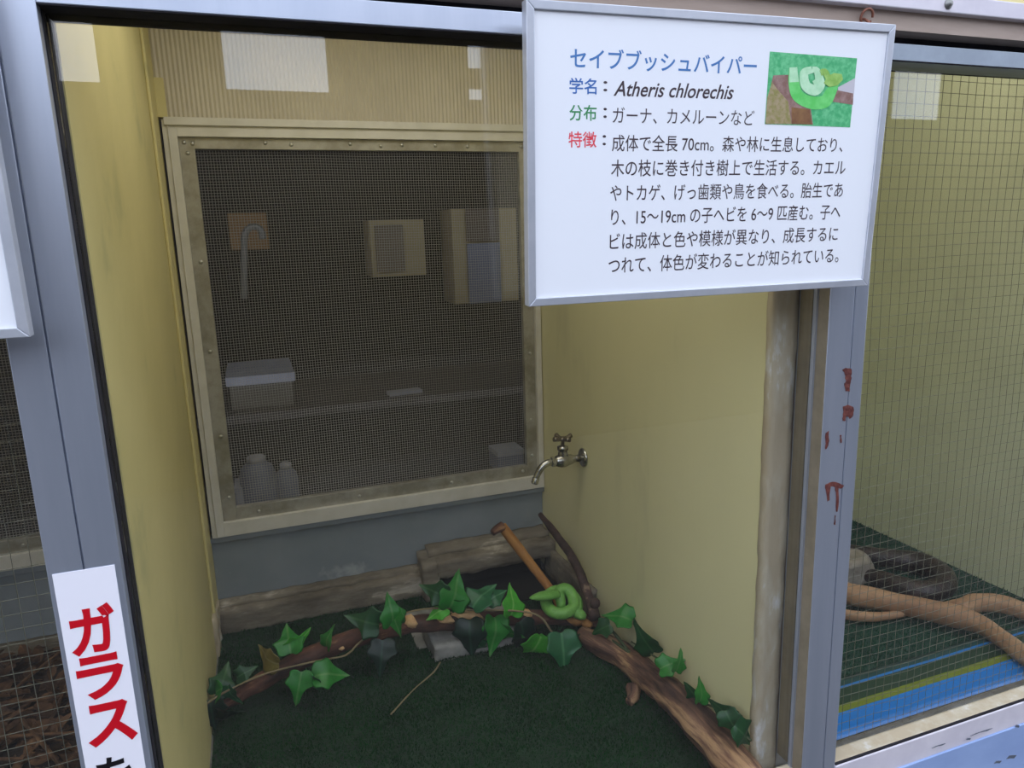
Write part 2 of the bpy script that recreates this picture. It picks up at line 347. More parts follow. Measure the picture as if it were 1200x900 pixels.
# the sash stile against the right-hand post
struct(MB().box(.8955, .9, .0205, .0262, -.765, .302).build('trim_17', ALU))
def pane(n, x0, x1):
    p = struct(MB().box(x0, x1, .0265, .0315, -.766, .301).build(n, GLASS))
pane('window_3', .0012, .8998); pane('window_4', .9675, 1.89); pane('window_5', -.99, -.0662)
struct(MB().box(.8988, .9, .001, .0205, -.765, .302).box(.8988, .9, .0318, .056, -.765, .302).build('trim_22', mat('reveal_warm_tint', srgb(122, 112, 94), srgb(108, 99, 82), 20, .7)))  # thin strip whose brown paints in the warm reflection on the post reveal
# bottom rails
s_ = MB().box(-1.2, -.066, .003, .030, -.80, -.765).box(0, .9, .003, .030, -.80, -.765).box(.9673, 3.0, .003, .030, -.80, -.765); struct(s_.build('trim_18', PEEL, bevel=.0015))
s_ = MB().box(-1.2, -.066, -.003, .03, -.812, -.768).box(0, .9, -.003, .03, -.812, -.768).box(.9673, 3.0, -.003, .03, -.812, -.768); struct(s_.build('trim_19', LILAC, bevel=.001))
s_ = MB().box(-1.2, 3.0, -.006, .02, -.93, -.812); br_ = struct(s_.build('trim_20', BLUEPAINT, bevel=.001))
struct(MB().box(-1.2, 3.0, -.001, .06, -1.45, -.93).build('wall_below', YELLOW))

# ---------------------------------------------------------------- outdoors in front, seen as reflections
struct(MB().box(-9, 12, -9, 0, -1.55, -1.45).build('ground', PAVING))
op = [(-3.2, -.527), (.137, .738), (1.64, 1.748), (5.29, 5.87)]
h = MB(); x = -9; zb, zt = .955, 1.55
for a, c in op:
    h.box(x, a, -4.06, -4, -1.45, zt); h.box(a, c, -4.06, -4, -1.45, {1.64: .965, 5.29: .927, .137: .978, -3.2: .99}[a]); x = c
h.box(x, 12, -4.06, -4, -1.45, zt); h.box(1.64, 1.748, -4.05, -4, 1.04, 1.16)
struct(h.build('wall_opposite', FENCE))

# ---------------------------------------------------------------- room behind the mesh
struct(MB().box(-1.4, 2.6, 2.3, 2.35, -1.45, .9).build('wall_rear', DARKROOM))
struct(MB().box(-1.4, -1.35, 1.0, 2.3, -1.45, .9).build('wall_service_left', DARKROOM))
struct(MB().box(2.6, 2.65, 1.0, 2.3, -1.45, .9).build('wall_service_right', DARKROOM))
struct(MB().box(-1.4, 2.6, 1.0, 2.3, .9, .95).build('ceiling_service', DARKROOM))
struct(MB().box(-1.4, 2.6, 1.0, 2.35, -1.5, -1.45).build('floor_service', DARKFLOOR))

# ================================================================ THINGS
# ---- text
def text_mesh(s, bold=0, shear=0):
    cu = bpy.data.curves.new('lettering', 'FONT'); cu.body = s; cu.size = 1; cu.offset = bold; cu.shear = shear; cu.resolution_u = 4
    o = bpy.data.objects.new('lettering', cu); C.objects.link(o)
    bpy.context.view_layer.update()
    me = bpy.data.meshes.new_from_object(o.evaluated_get(bpy.context.evaluated_depsgraph_get()))
    bpy.data.objects.remove(o); bpy.data.curves.remove(cu); return me
def lettering(name, s, x0, x1, zc, hh, material, parent, mtx, bold=0, shear=0, extra=(), yoff=-.0004):
    """fit text between x0 and x1 (local), centred on zc with glyph height hh, lying in local XZ, facing -Y"""
    me = text_mesh(s, bold, shear); xs = [v.co.x for v in me.vertices]; ys = [v.co.y for v in me.vertices]
    ax, bx, ay, by = min(xs), max(xs), min(ys), max(ys)
    for v in me.vertices:
        v.co = mtx @ Vector((x0 + (v.co.x - ax) / (bx - ax) * (x1 - x0), yoff, zc + ((v.co.y - ay) / (by - ay) - .5) * hh))
    me.materials.clear(); me.materials.append(material)
    o = bpy.data.objects.new(name, me); C.objects.link(o); o.parent = parent; return o

# ---- the information sign
SY0, SX, SZ, SYAW, STILT, SW, SH = -.05, .6761, .1672, -.0379, .05, .469, .3124
SROT = Matrix.Rotation(SYAW, 4, 'Z') @ Matrix.Rotation(STILT, 4, 'X')
SMTX = Matrix.Translation((SX, SY0, SZ)) @ SROT
SINV = SMTX.inverted()
def sgn(px, py):                                  # point of the sign face, in its own X and Z
    o = SINV @ CAM; d = SINV.to_3x3() @ ray(px, py); t = -o.y / d.y; p = o + d * t; return p.x, p.z
def make_sign():
    t = empty('information_sign'); fw = .009
    b_ = MB().box(-SW / 2 + fw * .6, SW / 2 - fw * .6, .002, .009, -SH / 2 + fw * .6, SH / 2 - fw * .6); b_.build('board', SIGNWHITE, t)
    f = MB(); X, Z = SW / 2, SH / 2
    for (ax, az), (bx_, bz_), ix in (((-X, -Z), (X, -Z), 0), ((X, -Z), (X, Z), 1), ((X, Z), (-X, Z), 2), ((-X, Z), (-X, -Z), 3)):
        sx = lambda v: v - math.copysign(fw, v); c = [(ax, az), (bx_, bz_), (sx(bx_), sx(bz_)), (sx(ax), sx(az))]
        vs = [(p, -.001, q) for p, q in c] + [(p, .013, q) for p, q in c]
        f.add(vs, [(0, 1, 2, 3), (7, 6, 5, 4), (0, 4, 5, 1), (1, 5, 6, 2), (2, 6, 7, 3), (3, 7, 4, 0)])
    f.build('sign_frame', SIGNALU, t, bevel=.0008)
    return t
sign = make_sign(); sign.matrix_world = SMTX
tag(sign, 'white framed sign with Japanese text and a green snake photo, hung above the middle cage', 'sign')
I4 = Matrix.Identity(4)
def line(s, pl, pr, hpx, m, name='lettering', **k):
    (xa, za), (xb, zb_) = sgn(*pl), sgn(*pr); zt_ = sgn(pl[0], pl[1] - hpx / 2)[1]; zl = sgn(pl[0], pl[1] + hpx / 2)[1]
    return lettering(name, s, xa, xb, (za + zb_) / 2, (zt_ - zl), m, sign, I4, yoff=.00185, **k)
line('セイブブッシュバイパー', (669, 66), (888, 78), 25, INK_BLUE, bold=.012)
line('学名', (668, 99.5), (700, 101.5), 19, INK_BLUE2, bold=.012)
line('：', (708, 100.5), (712.5, 101), 12, INK_DARK, bold=.01)
line('Atheris chlorechis', (720, 102.5), (861, 108.5), 18, INK_DARK, shear=.3, bold=.012)
line('分布', (668, 131.5), (700, 132.5), 19, INK_GREEN, bold=.012)
line('：', (708, 132), (712, 132.2), 12, INK_DARK, bold=.01)
line('ガーナ、カメルーンなど', (719, 133.5), (885, 139), 19, INK_DARK)
line('特徴', (667, 163), (700, 164), 19, INK_RED, bold=.010)
line('：', (707, 164), (711, 164.3), 12, INK_DARK, bold=.01)
for s, a, b_, hh in (('成体で全長 70cm。森や林に生息しており、', (718, 166), (989, 171), 20), ('木の枝に巻き付き樹上で生活する。カエル', (717, 195), (992, 198), 20),
                 ('やトカゲ、げっ歯類や鳥を食べる。胎生であ', (716, 223.5), (989, 225), 20), ('り、15～19cm の子ヘビを 6～9 匹産む。子ヘ', (717, 252), (986, 250.5), 20),
                 ('ビは成体と色や模様が異なり、成長するに', (715.5, 280), (983, 277), 20), ('つれて、体色が変わることが知られている。', (714, 308.5), (984, 301.5), 20)):
    line(s, a, b_, hh, INK_DARK, bold=.004)
# printed photograph on the sign
ph_m = [mat('print_turf', srgb(70, 168, 110), srgb(110, 196, 140), 160, .3, pos=(.4, .6)), mat('print_rock', srgb(168, 150, 120), srgb(140, 134, 80), 180, .3), mat('print_branch', srgb(132, 100, 92), srgb(160, 132, 126), 90, .3),
        mat('print_snake', srgb(96, 200, 100), srgb(120, 214, 124), 60, .3), mat('print_snake_pale', srgb(172, 220, 176), srgb(196, 232, 196), 90, .3), mat('print_twig', srgb(196, 192, 200), None, rough=.3), mat('print_shadow', srgb(120, 84, 62), srgb(140, 104, 70), 60, .3), mat('print_head', srgb(132, 178, 84), srgb(160, 200, 110), 80, .3)]
pm = MB()
def pq(u, v):                                      # crop pixel of the print -> sign face
    return sgn(890 + u / 7.5, 40 + v / 7.5)
def ppoly(pts, lay, mi):
    vs = [(p[0], .0018 - lay * .0001, p[1]) for p in (pq(*q) for q in pts)]; pm.add(vs, [tuple(range(len(vs)))], mi)
def pband(pts, wd, lay, mi):
    P, R = resample([(u, v, 0) for u, v in pts], wd, 12); L = []; Rr = []
    for i in range(len(P)):
        t = (P[min(i + 1, len(P) - 1)] - P[max(i - 1, 0)]).normalized(); n = Vector((-t.y, t.x, 0)) * R[i]; L.append(P[i] + n); Rr.append(P[i] - n)
    vs = []
    for a, c in zip(L, Rr):
        for q in (a, c): s = pq(q.x, q.y); vs.append((s[0], .0018 - lay * .0001, s[1]))
    pm.add(vs, [(2 * i, 2 * i + 1, 2 * i + 3, 2 * i + 2) for i in range(len(P) - 1)], mi)
ppoly([(100, 150), (868, 210), (806, 818), (55, 790)], 0, 0)
ppoly([(130, 360), (270, 355), (320, 560), (460, 660), (480, 795), (60, 785), (80, 600), (115, 420)], 1, 2)
ppoly([(118, 420), (180, 500), (260, 590), (290, 790), (60, 788), (75, 560)], 2, 1)
ppoly([(290, 640), (450, 660), (470, 792), (290, 788)], 2, 6)
ppoly([(850, 385), (840, 520), (700, 500), (700, 465)], 1, 5); ppoly([(690, 490), (835, 520), (830, 620), (640, 590)], 2, 2)
pband([(305, 300), (310, 420), (345, 540), (460, 600), (580, 590), (640, 500), (690, 420)], [36, 48, 52, 56, 56, 46, 20], 3, 3)
pband([(305, 290), (312, 420)], [34, 42], 4, 4)
pband([(470, 310), (400, 340), (415, 450), (490, 490), (540, 440), (530, 340)], [30, 36, 44, 50, 44, 24], 5, 4)
pband([(470, 310), (510, 320), (520, 400), (480, 430)], [26, 30, 26, 18], 6, 4)
pband([(540, 340), (580, 330), (610, 380)], [26, 30, 26], 6, 7); ppoly([(570, 430), (600, 370), (660, 340), (730, 350), (740, 400), (690, 450), (620, 462)], 7, 7)
pm.build('photo_print', ph_m, sign, fixn=False)

lsign = empty('information_sign'); lsign.matrix_world = Matrix.Translation((-.0336 - SW / 2, -.052, .0155 + SH / 2)) @ Matrix.Rotation(.02, 4, 'X')
for ch in list(sign.children):
    if ch.name.split('.')[0] in ('board', 'sign_frame'):
        c = ch.copy(); C.objects.link(c); c.parent = lsign
tag(lsign, 'framed sign cut off at the left edge, its corner over the left post', 'sign')

# hook above the sign
hk = empty('screw_hook', (.9232, 0, .349)); ring = [(.0092 * math.cos(a), -.008 - .003 * math.sin(a), .0088 * math.sin(a) - .001) for a in [i * 2 * math.pi / 14 for i in range(14)]]
m_ = MB(); tube(m_, ring, .0016, 8, .004); m_.build('ring', RUST_HOOK, hk, smooth=True)
m_ = MB(); tube(m_, [(0, .001, -.001), (0, -.005, -.003), (.002, -.010, -.008), (.001, -.012, -.013)], .0017, 8, .003); m_.build('shank', RUST_HOOK, hk, smooth=True)
tag(hk, 'rusty ring hook on the brown strip above the sign', 'hook')

# warning sticker on the left post
st = empty('warning_sticker', (-.034, 0, -.36)); stc = MB().box(-.0615, -.0060, -.0008, -.0001, -.60, -.2275)
so = stc.build('sticker_sheet', STICKER, st); so.location = (.034, 0, .36)
STM = Matrix.Translation((.034, 0, .36)) @ Matrix.Rotation(-.04, 4, 'Y')
def stick(s, u0, u1, v0, v1, m, bold):            # pixel box on the post face
    a = on_y(u0, (v0 + v1) / 2, 0); c = on_y(u1, (v0 + v1) / 2, 0); z1 = on_y((u0 + u1) / 2, v0, 0).z; z0 = on_y((u0 + u1) / 2, v1, 0).z
    lettering('lettering', s, a.x, c.x, (z0 + z1) / 2, z1 - z0, m, st, Matrix.Translation((.034, 0, .36)), bold=bold, yoff=-.0012)
stick('ガ', 80, 137, 708, 766, INK_STRONG, .032); stick('ラ', 90, 147, 766, 818, INK_STRONG, .034); stick('ス', 100, 160, 821, 872, INK_STRONG, .034); stick('を', 113, 156, 885, 930, INK_BLACK, .02)
tag(st, 'white sticker with red vertical Japanese lettering on the left post', 'sticker')

# rust marks on the right post: bare spots where the coating came off
def blot(pts, name='rust_patch', y=0, m=RUST, par=None):
    if name == 'rust_patch':
        fine = []
        for i, (px, py) in enumerate(pts):
            qx, qy = pts[(i + 1) % len(pts)]
            for t_ in (0, .33, .66): fine.append((px + (qx - px) * t_ + random.uniform(-.6, .6), py + (qy - py) * t_ + random.uniform(-.6, .6)))
        pts = fine
    vs = [on_y(px, py, y) for px, py in pts]; n = len(vs); q = MB()
    q.add([(v.x, y - .0006, v.z) for v in vs] + [(v.x, y + .0004, v.z) for v in vs], [tuple(range(n))] + [(i, i + n, (i + 1) % n + n, (i + 1) % n) for i in range(n)])
    return q.build(name, m, par or post_r)
blot([(987, 433), (991, 431), (998, 432), (997, 440), (998, 444), (996, 450), (995, 458), (991, 459), (989, 452), (991, 446), (990, 438)])
blot([(988, 477), (994, 474), (1000, 477), (1000, 486), (996, 491), (992, 487), (990, 493), (987, 493), (988, 485)])
blot([(968, 507), (971, 505), (971.5, 516), (969, 526), (967, 527), (967, 516)])
blot([(984, 510), (986, 509), (986, 518), (984.5, 519)])
blot([(967, 568), (975, 564), (984, 566), (989, 569), (985, 573), (982, 571), (983, 582), (981, 600), (979.5, 599), (980, 580), (978, 571), (973, 570), (972, 586), (969.5, 588), (968, 578)])
blot([(978, 604), (979, 604), (978, 615), (977, 614)])
for u, v, w_, h_ in ((1150, 858, 26, 1.6), (1100, 874, 16, 1.4), (1192, 851, 5, 4), (1185, 887, 12, 5), (1169, 893, 9, 4), (1135, 866, 5, 3)):
    tl_ = -.36 * w_ / 2
    blot([(u - w_ / 2, v - tl_), (u - w_ * .2, v - tl_ * .4 - h_ * .5), (u + w_ * .15, v + tl_ * .3 - h_ * .3), (u + w_ / 2, v + tl_), (u + w_ * .25, v + tl_ * .5 + h_ * .5), (u - w_ * .1, v + h_ * .25)], 'paint_chip', -.006, CHIP, br_)

# ---- coarse wire mesh behind the outer panes
def cage_mesh(x0, x1, label):
    m = MB(); r = .00042; pit = .0172; y = .0605
    n = int((x1 - x0) / pit)
    for i in range(n + 1):
        x = x0 + i * pit; tube(m, [(x + noise.noise(Vector((x * 9, z * 6, 1))) * .0025, y + noise.noise(Vector((x * 9, z * 6, 4))) * .004, z) for z in [-.79 + k * .11 for k in range(11)]], r, 5, .1, cap=False, raw=True)
    for i in range(int(1.09 / pit) + 1):
        z = -.79 + i * pit; tube(m, [(xx, y + .0012 + noise.noise(Vector((xx * 9, z * 6, 4))) * .004, z + noise.noise(Vector((xx * 8, z * 9, 8))) * .003) for xx in [x0 + (x1 - x0) * k / 12 for k in range(13)]], r, 5, .1, cap=False, raw=True)
    tag(m.build('wire_screen', WIRE_C, fixn=False), label, 'wire screen')
cage_mesh(.972, 1.82, 'coarse square wire screen behind the glass of the right cage')
cage_mesh(-.955, -.068, 'coarse square wire screen behind the glass of the left cage')

# ---- turf
def turf(name, poly_fn, x0, x1, y0, y1, z, n, mats, label, h=.007, seed=1):
    rd = random.Random(seed); mb = MB(); nx, ny = 40, 40; idx = {}
    for i in range(nx):
        for j in range(ny):
            cx, cy = x0 + (x1 - x0) * (i + .5) / nx, y0 + (y1 - y0) * (j + .5) / ny
            if not poly_fn(cx, cy): continue
            q = []
            for a, c in ((i, j), (i + 1, j), (i + 1, j + 1), (i, j + 1)):
                if (a, c) not in idx:
                    p = Vector((x0 + (x1 - x0) * a / nx, y0 + (y1 - y0) * c / ny, z + .004)); p.z += abs(noise.noise(p * 6)) * .004
                    idx[(a, c)] = len(mb.v); mb.v.append(tuple(p))
                q.append(idx[(a, c)])
            mb.f.append(tuple(q)); mb.m.append(0)
    o = mb.build(name, mats[0], None, solid=-.003); tag(o, label, 'artificial turf')
    g = MB()
    for _ in range(n):
        x, y = rd.uniform(x0, x1), rd.uniform(y0, y1)
        if not poly_fn(x, y): continue
        a = rd.uniform(0, 6.28); wx, wy = .0011 * math.cos(a), .0011 * math.sin(a); b0 = z + .004; hh = h * rd.uniform(.6, 1.2); lx, ly = rd.uniform(-.004, .004), rd.uniform(-.004, .004)
        g.add([(x - wx, y - wy, b0), (x + wx, y + wy, b0), (x + lx, y + ly, b0 + hh)], [(0, 1, 2)])
    gp = g.build('pile', mats[1], o, fixn=False); gp['kind'] = 'stuff'
    return o
def mid_fn(x, y):
    if x > .535 and y > .79: return False
    if x > .842 and y > .63: return False
    if .43 < x < .68 and y > .615 + abs(x - .47) * .12 + .02 * noise.noise(Vector((x * 30, y * 30, 0))) + max(0, .47 - x) * 2 and y < .86: return False   # cut-out that shows bare concrete
    return True
turf('artificial_turf', mid_fn, .004, .856, .034, .93, ZF, 66000, (TURF, BLADE), 'dark green artificial turf on the floor of the middle cage')
turf('artificial_turf', lambda x, y: True, .970, 1.825, .08, .975, -.808, 36000, (TURF_R, BLADE_R), 'green artificial turf on the floor of the right cage', seed=2)
struct(MB().box(.967, 1.827, .06, .98, ZF, -.806).build('floor_right', CONC_GREY))

# striped plastic sheet at the front of the right cage
sm = bpy.data.materials.new('striped_sheet'); sm.use_nodes = True; t_ = sm.node_tree; b_ = t_.nodes['Principled BSDF']; b_.inputs['Roughness'].default_value = .4
tc = t_.nodes.new('ShaderNodeTexCoord'); sx_ = t_.nodes.new('ShaderNodeSeparateXYZ'); mr = t_.nodes.new('ShaderNodeMapRange'); cr = t_.nodes.new('ShaderNodeValToRGB'); cr.color_ramp.interpolation = 'CONSTANT'
mr.inputs['From Min'].default_value = .06; mr.inputs['From Max'].default_value = .21
t_.links.new(tc.outputs['Object'], sx_.inputs[0]); t_.links.new(sx_.outputs['Y'], mr.inputs['Value']); t_.links.new(mr.outputs[0], cr.inputs[0]); t_.links.new(cr.outputs[0], b_.inputs['Base Color'])
el = cr.color_ramp.elements; pos = [(0, srgb(8, 116, 200)), ((.121 - .06) / .15, srgb(112, 124, 34)), ((.139 - .06) / .15, srgb(22, 54, 38)), ((.177 - .06) / .15, srgb(30, 110, 180)), ((.183 - .06) / .15, srgb(20, 62, 62))]
el[0].color = pos[0][1]; el[1].position = pos[1][0]; el[1].color = pos[1][1]
for p_, c_ in pos[2:]: q = el.new(p_); q.color = c_
sh = MB(); nx, ny = 60, 14; vs = []
for i in range(nx + 1):
    for j in range(ny + 1):
        x, y = .972 + .845 * i / nx, .066 + .135 * j / ny; vs.append((x, y, -.795 + noise.noise(Vector((x * 5, y * 9, 0))) * .003 + .004))
sh.add(vs, [(i * (ny + 1) + j, (i + 1) * (ny + 1) + j, (i + 1) * (ny + 1) + j + 1, i * (ny + 1) + j + 1) for i in range(nx) for j in range(ny)])
tag(sh.build('striped_sheet', sm, None, smooth=True, solid=.0012), 'blue plastic sheet with a yellow stripe at the front of the right cage', 'plastic sheet')

# ---- concrete lump under the branch, thin cord
k = MB(); rough_block(k, .455, .66, .622, .745, ZF, -.792, (18, 8, 5), .006)
tag(k.build('concrete_block', CONC_GREY, None, smooth=True), 'rough grey concrete block below the branch in the turf gap', 'concrete block')
m_ = MB(); tube(m_, [on_z(458, 837, ZF + .014), on_z(485, 808, ZF + .013), on_z(508, 788, ZF + .014), on_z(516, 776, ZF + .018)], .0016, 6, .01, .0006, 60)
tag(m_.build('thin_twig', CORD, None, smooth=True), 'thin pale twig lying on the dark turf below the concrete block', 'twig')

# ---- branches
def Y(px, py, y): return on_y(px, py, y)
big = MB()
bigp = [on_z(905, 940, -.775), on_z(860, 893, -.77), on_z(800, 828, -.768), Y(742, 778, .42), Y(706, 755, .50), Y(682, 743, .56)]
tube(big, bigp, [.032, .033, .032, .030, .027, .019], 22, .010, .006, 26, flat=.85)
ob = tag(big.build('thick_branch', BARK_THICK, None, smooth=True), 'thick peeling branch slanting from the front floor up to the green snake', 'branch')
q = MB(); p0 = Y(742, 806, .36); tube(q, [p0, p0 + Vector((-.012, -.02, -.006)), p0 + Vector((-.026, -.03, -.004))], [.016, .012, .009], 8, .006, .002, 60); q.build('knot_stub', BARK_THICK, ob, smooth=True)
hz = MB()
hp = [Y(236, 842, .56), Y(290, 808, .60), Y(350, 775, .63), Y(415, 748, .65), Y(480, 733, .66), Y(540, 728, .66), Y(600, 724, .65), Y(655, 724, .63), Y(700, 728, .60)]
tube(hz, hp, [.010, .015, .019, .020, .019, .019, .018, .017, .014], 14, .010, .0035, 40)
hb = tag(hz.build('horizontal_branch', BARK, None, smooth=True), 'slim red-brown branch running across the cage under the ivy', 'branch')
def patch(cx, cy, y, w_, h_, par, name='bare_patch', m=PEELED, n=14):      # a raised flake of bare wood on the branch
    q = MB(); c = Y(cx, cy, y); sc = (c - CAM).length / F_PX; top = []; 
    for i in range(n):
        a = 2 * math.pi * i / n; rr = 1 + .35 * noise.noise(Vector((cx + 2 * math.cos(a), cy + 2 * math.sin(a), .3))); top.append(c + RIGHT * (math.cos(a) * w_ * sc * rr / 2) - UP * (math.sin(a) * h_ * sc * rr / 2) + Vector((0, .004 * abs(math.sin(a)), 0)))
    back = [p + Vector((0, .016, -.002)) for p in top]
    q.add([c - Vector((0, .004, 0))] + top + back, [(0, 1 + i, 1 + (i + 1) % n) for i in range(n)] + [(1 + i, 1 + n + i, 1 + n + (i + 1) % n, 1 + (i + 1) % n) for i in range(n)])
    return q.build(name, m, par, smooth=True)
patch(548, 724, .642, 38, 12, hb); patch(521, 728, .642, 26, 8, hb); patch(482, 731, .64, 14, 12, hb); patch(619, 721, .63, 10, 8, hb); patch(676, 729, .59, 16, 12, hb, m=WOOD_BARE); patch(690, 733, .57, 10, 9, hb, m=WOOD_BARE)
patch(398, 760, .628, 10, 7, hb)
ys = MB(); tube(ys, [Y(588, 617, .80), Y(600, 632, .79), Y(617, 654, .77), Y(634, 676, .74), Y(650, 698, .70), Y(660, 722, .66)], [.0125, .0125, .0115, .011, .0105, .010], 12, .008, .0016, 50)
yo = tag(ys.build('bare_stick', WOOD_BARE, None, smooth=True), 'short yellow bare stick standing behind the green snake', 'stick')
q = MB(); tube(q, [Y(589, 617, .80), Y(583, 620, .795), Y(577, 624, .79)], [.0135, .011, .008], 10, .004, .002, 80); q.build('broken_end', BARK, yo, smooth=True)
ds = MB(); tube(ds, [on_x(633, 603, .80), on_x(645, 618, .805), on_x(663, 642, .815), on_x(678, 667, .82), on_x(688, 694, .82), on_x(694, 712, .815), on_x(697, 724, .81)], [.006, .009, .0105, .011, .0115, .013, .014], 12, .008, .0018, 50)
do = tag(ds.build('dark_twig', BARK_DARK, None, smooth=True), 'dark curved twig leaning up against the right wall', 'twig')
q = MB(); c = on_x(697, 707, .80); lathe(q, [(.003, -.010), (.010, -.007), (.0125, 0), (.010, .007), (.003, .010)], axis_mtx(c, (-.4, -1, .3)), 12); q.build('knot', BARK_DARK, do, smooth=True)

# ---- green snake
sc0 = Y(657, 703, .615)
sn = MB(); pts = []; rad = []
A = RIGHT.copy(); A.z = 0; A.normalize(); B = Vector((-A.y, A.x, 0))
def sp(a, r, z, flat=.9): return sc0 + A * (math.cos(a) * r) + B * (math.sin(a) * r * flat) + Vector((0, 0, z + .42 * r * math.sin(a)))
RR = .0335
body = [(sp(-.50, .062, -.018), .006), (sp(-.55, .054, -.014), .0115)]
for i in range(0, 30):
    u = i / 29; a = -.6 + u * 2 * math.pi * 1.02; body.append((sp(a, RR + .006 * (1 - min(1, u * 4)), -.010 + .008 * u), .0138))
body += [(sp(.2, RR - .005, .003), .0136), (sp(.85, .025, .009), .0135), (sp(1.45, .016, .011), .0135), (sp(2.1, .007, .008), .013), (sp(-1.6, .003, .000), .012), (sp(-1.5, .010, -.010), .010)]
tube(sn, [p for p, r in body], [r for p, r in body], 16, .005, .0004, 200)
so_ = sn.build('green_snake', SNAKE, None, smooth=True)
tag(so_, 'green snake coiled on the branch junction beneath the yellow stick', 'snake')
hd = MB(); hp0 = Y(645, 697, .612); hp1 = Y(621, 701, .600)
tube(hd, [hp0 + (hp0 - hp1) * .35, hp0, hp0.lerp(hp1, .45), hp0.lerp(hp1, .8), hp1], [.013, .0150, .0135, .0085, .0025], 14, .004, 0, flat=.72)
hd.build('head', SNAKE, so_, smooth=True)

# ---- ivy
def leaf_mesh(name, seed):
    rd = random.Random(seed); half = [(.10, -.10), (.27, -.12), (.44, -.02), (.36, .14), (.56, .33), (.42, .40), (.25, .47), (.17, .68), (.08, .85)]
    mid = [0, 0, .08, .2, .34, .42, .52, .70, .86]; vs = [(0, 0, 0)]; ctr = []
    fold, droop = rd.uniform(.18, .42), rd.uniform(.15, .45)
    def z(x, y): return fold * abs(x) - droop * y * y + .06 * math.sin(x * 9 + seed) * math.cos(y * 8)
    vs = []; fs = []
    for y in mid + [1.0]: vs.append((0, y, z(0, y)))
    n = len(mid)
    for s in (1, -1):
        o = len(vs)
        for x, y in half:
            j = rd.uniform(-.03, .03); xx = s * (x + j); vs.append((xx, y + j, z(xx, y)))
        for x, y in half:                                   # inner ring keeps the blade curved
            pass
        fs.append((0, o, o + 1, 2) if s > 0 else (0, 2, o + 1, o))
        for i in range(1, n - 1):
            f = (i + 1 if i > 1 else 2, o + i, o + i + 1, i + 2 if i + 2 <= n else n)
            f = tuple(dict.fromkeys(f)); fs.append(f if s > 0 else f[::-1])
        f = (n - 1 + 0, o + n - 1, n); fs.append(f if s > 0 else f[::-1])
    me = bpy.data.meshes.new(name); me.from_pydata(vs, [], fs); me.update(); me.validate()
    me.polygons.foreach_set('use_smooth', [True] * len(me.polygons)); return me
def leaf_mat(name, c, vein, tr=.25):
    m = bpy.data.materials.new(name); m.use_nodes = True; t = m.node_tree; b = t.nodes['Principled BSDF']; out = t.nodes['Material Output']
    tc = t.nodes.new('ShaderNodeTexCoord'); s = t.nodes.new('ShaderNodeSeparateXYZ'); ab = t.nodes.new('ShaderNodeMath'); ab.operation = 'ABSOLUTE'
    r = t.nodes.new('ShaderNodeValToRGB'); r.color_ramp.elements[0].color = vein; r.color_ramp.elements[1].color = c; r.color_ramp.elements[0].position = .012; r.color_ramp.elements[1].position = .045
    n = t.nodes.new('ShaderNodeTexNoise'); n.inputs['Scale'].default_value = 5; mx = t.nodes.new('ShaderNodeMixRGB'); mx.blend_type = 'MULTIPLY'; mx.inputs['Fac'].default_value = .5
    t.links.new(tc.outputs['Object'], s.inputs[0]); t.links.new(s.outputs['X'], ab.inputs[0]); t.links.new(ab.outputs[0], r.inputs[0]); t.links.new(tc.outputs['Object'], n.inputs['Vector'])
    t.links.new(r.outputs[0], mx.inputs[1]); t.links.new(n.outputs['Fac'], mx.inputs[2]); t.links.new(mx.outputs[0], b.inputs['Base Color'])
    b.inputs['Roughness'].default_value = .38
    tl = t.nodes.new('ShaderNodeBsdfTranslucent'); ms = t.nodes.new('ShaderNodeMixShader'); ms.inputs[0].default_value = tr
    t.links.new(mx.outputs[0], tl.inputs['Color']); t.links.new(b.outputs[0], ms.inputs[1]); t.links.new(tl.outputs[0], ms.inputs[2]); t.links.new(ms.outputs[0], out.inputs['Surface']); return m
LM = {'d': leaf_mat('ivy_dark_green', srgb(22, 84, 38), srgb(60, 110, 62)), 'm': leaf_mat('ivy_mid_green', srgb(44, 142, 50), srgb(96, 160, 84)), 'b': leaf_mat('ivy_bright_green', srgb(86, 192, 60), srgb(140, 216, 106)),
      'k': leaf_mat('ivy_blackish_green', srgb(20, 52, 40), srgb(36, 74, 56)), 't': leaf_mat('ivy_blue_green', srgb(42, 116, 70), srgb(88, 150, 102)), 'y': leaf_mat('yellowed_leaf', srgb(160, 144, 76), srgb(180, 168, 110))}
LMESH = {}
for k_, m_ in LM.items():
    LMESH[k_] = [leaf_mesh('ivy_leaf', 10 + i) for i in range(4)]
    for me in LMESH[k_]: me.materials.append(m_)
rl = random.Random(5)
def leaf(par, cx, cy, size, ang, key, depth, wall=False, yawj=.75, pitchj=.6):
    """ivy leaf centred near (cx, cy), `size` px long, tip pointing at `ang` degrees (0 = right, 90 = up)"""
    c = on_x(cx, cy, depth) if wall else on_y(cx, cy, depth); sc = (c - CAM).length / F_PX * size
    a = math.radians(ang); tip = (RIGHT * math.cos(a) + UP * math.sin(a)); nrm = -FWD
    m = Matrix((tip.cross(nrm), tip, nrm)).transposed()
    m = m @ Matrix.Rotation(rl.uniform(-yawj, yawj), 3, 'Y') @ Matrix.Rotation(rl.uniform(-pitchj, pitchj), 3, 'X')
    M4 = m.to_4x4() @ Matrix.Scale(sc * .95, 4); M4.translation = c - (m @ Vector((0, .42, 0))) * sc
    o = bpy.data.objects.new('leaf', rl.choice(LMESH[key])); C.objects.link(o)
    o.parent = par; o.matrix_world = M4
    k_ = o.modifiers.new('solidify', 'SOLIDIFY'); k_.thickness = .018; k_.offset = 0
    k_ = o.modifiers.new('subsurf', 'SUBSURF'); k_.levels = k_.render_levels = 1
    # stalk back to the vine
    return o
iv = MB(); yv = .61
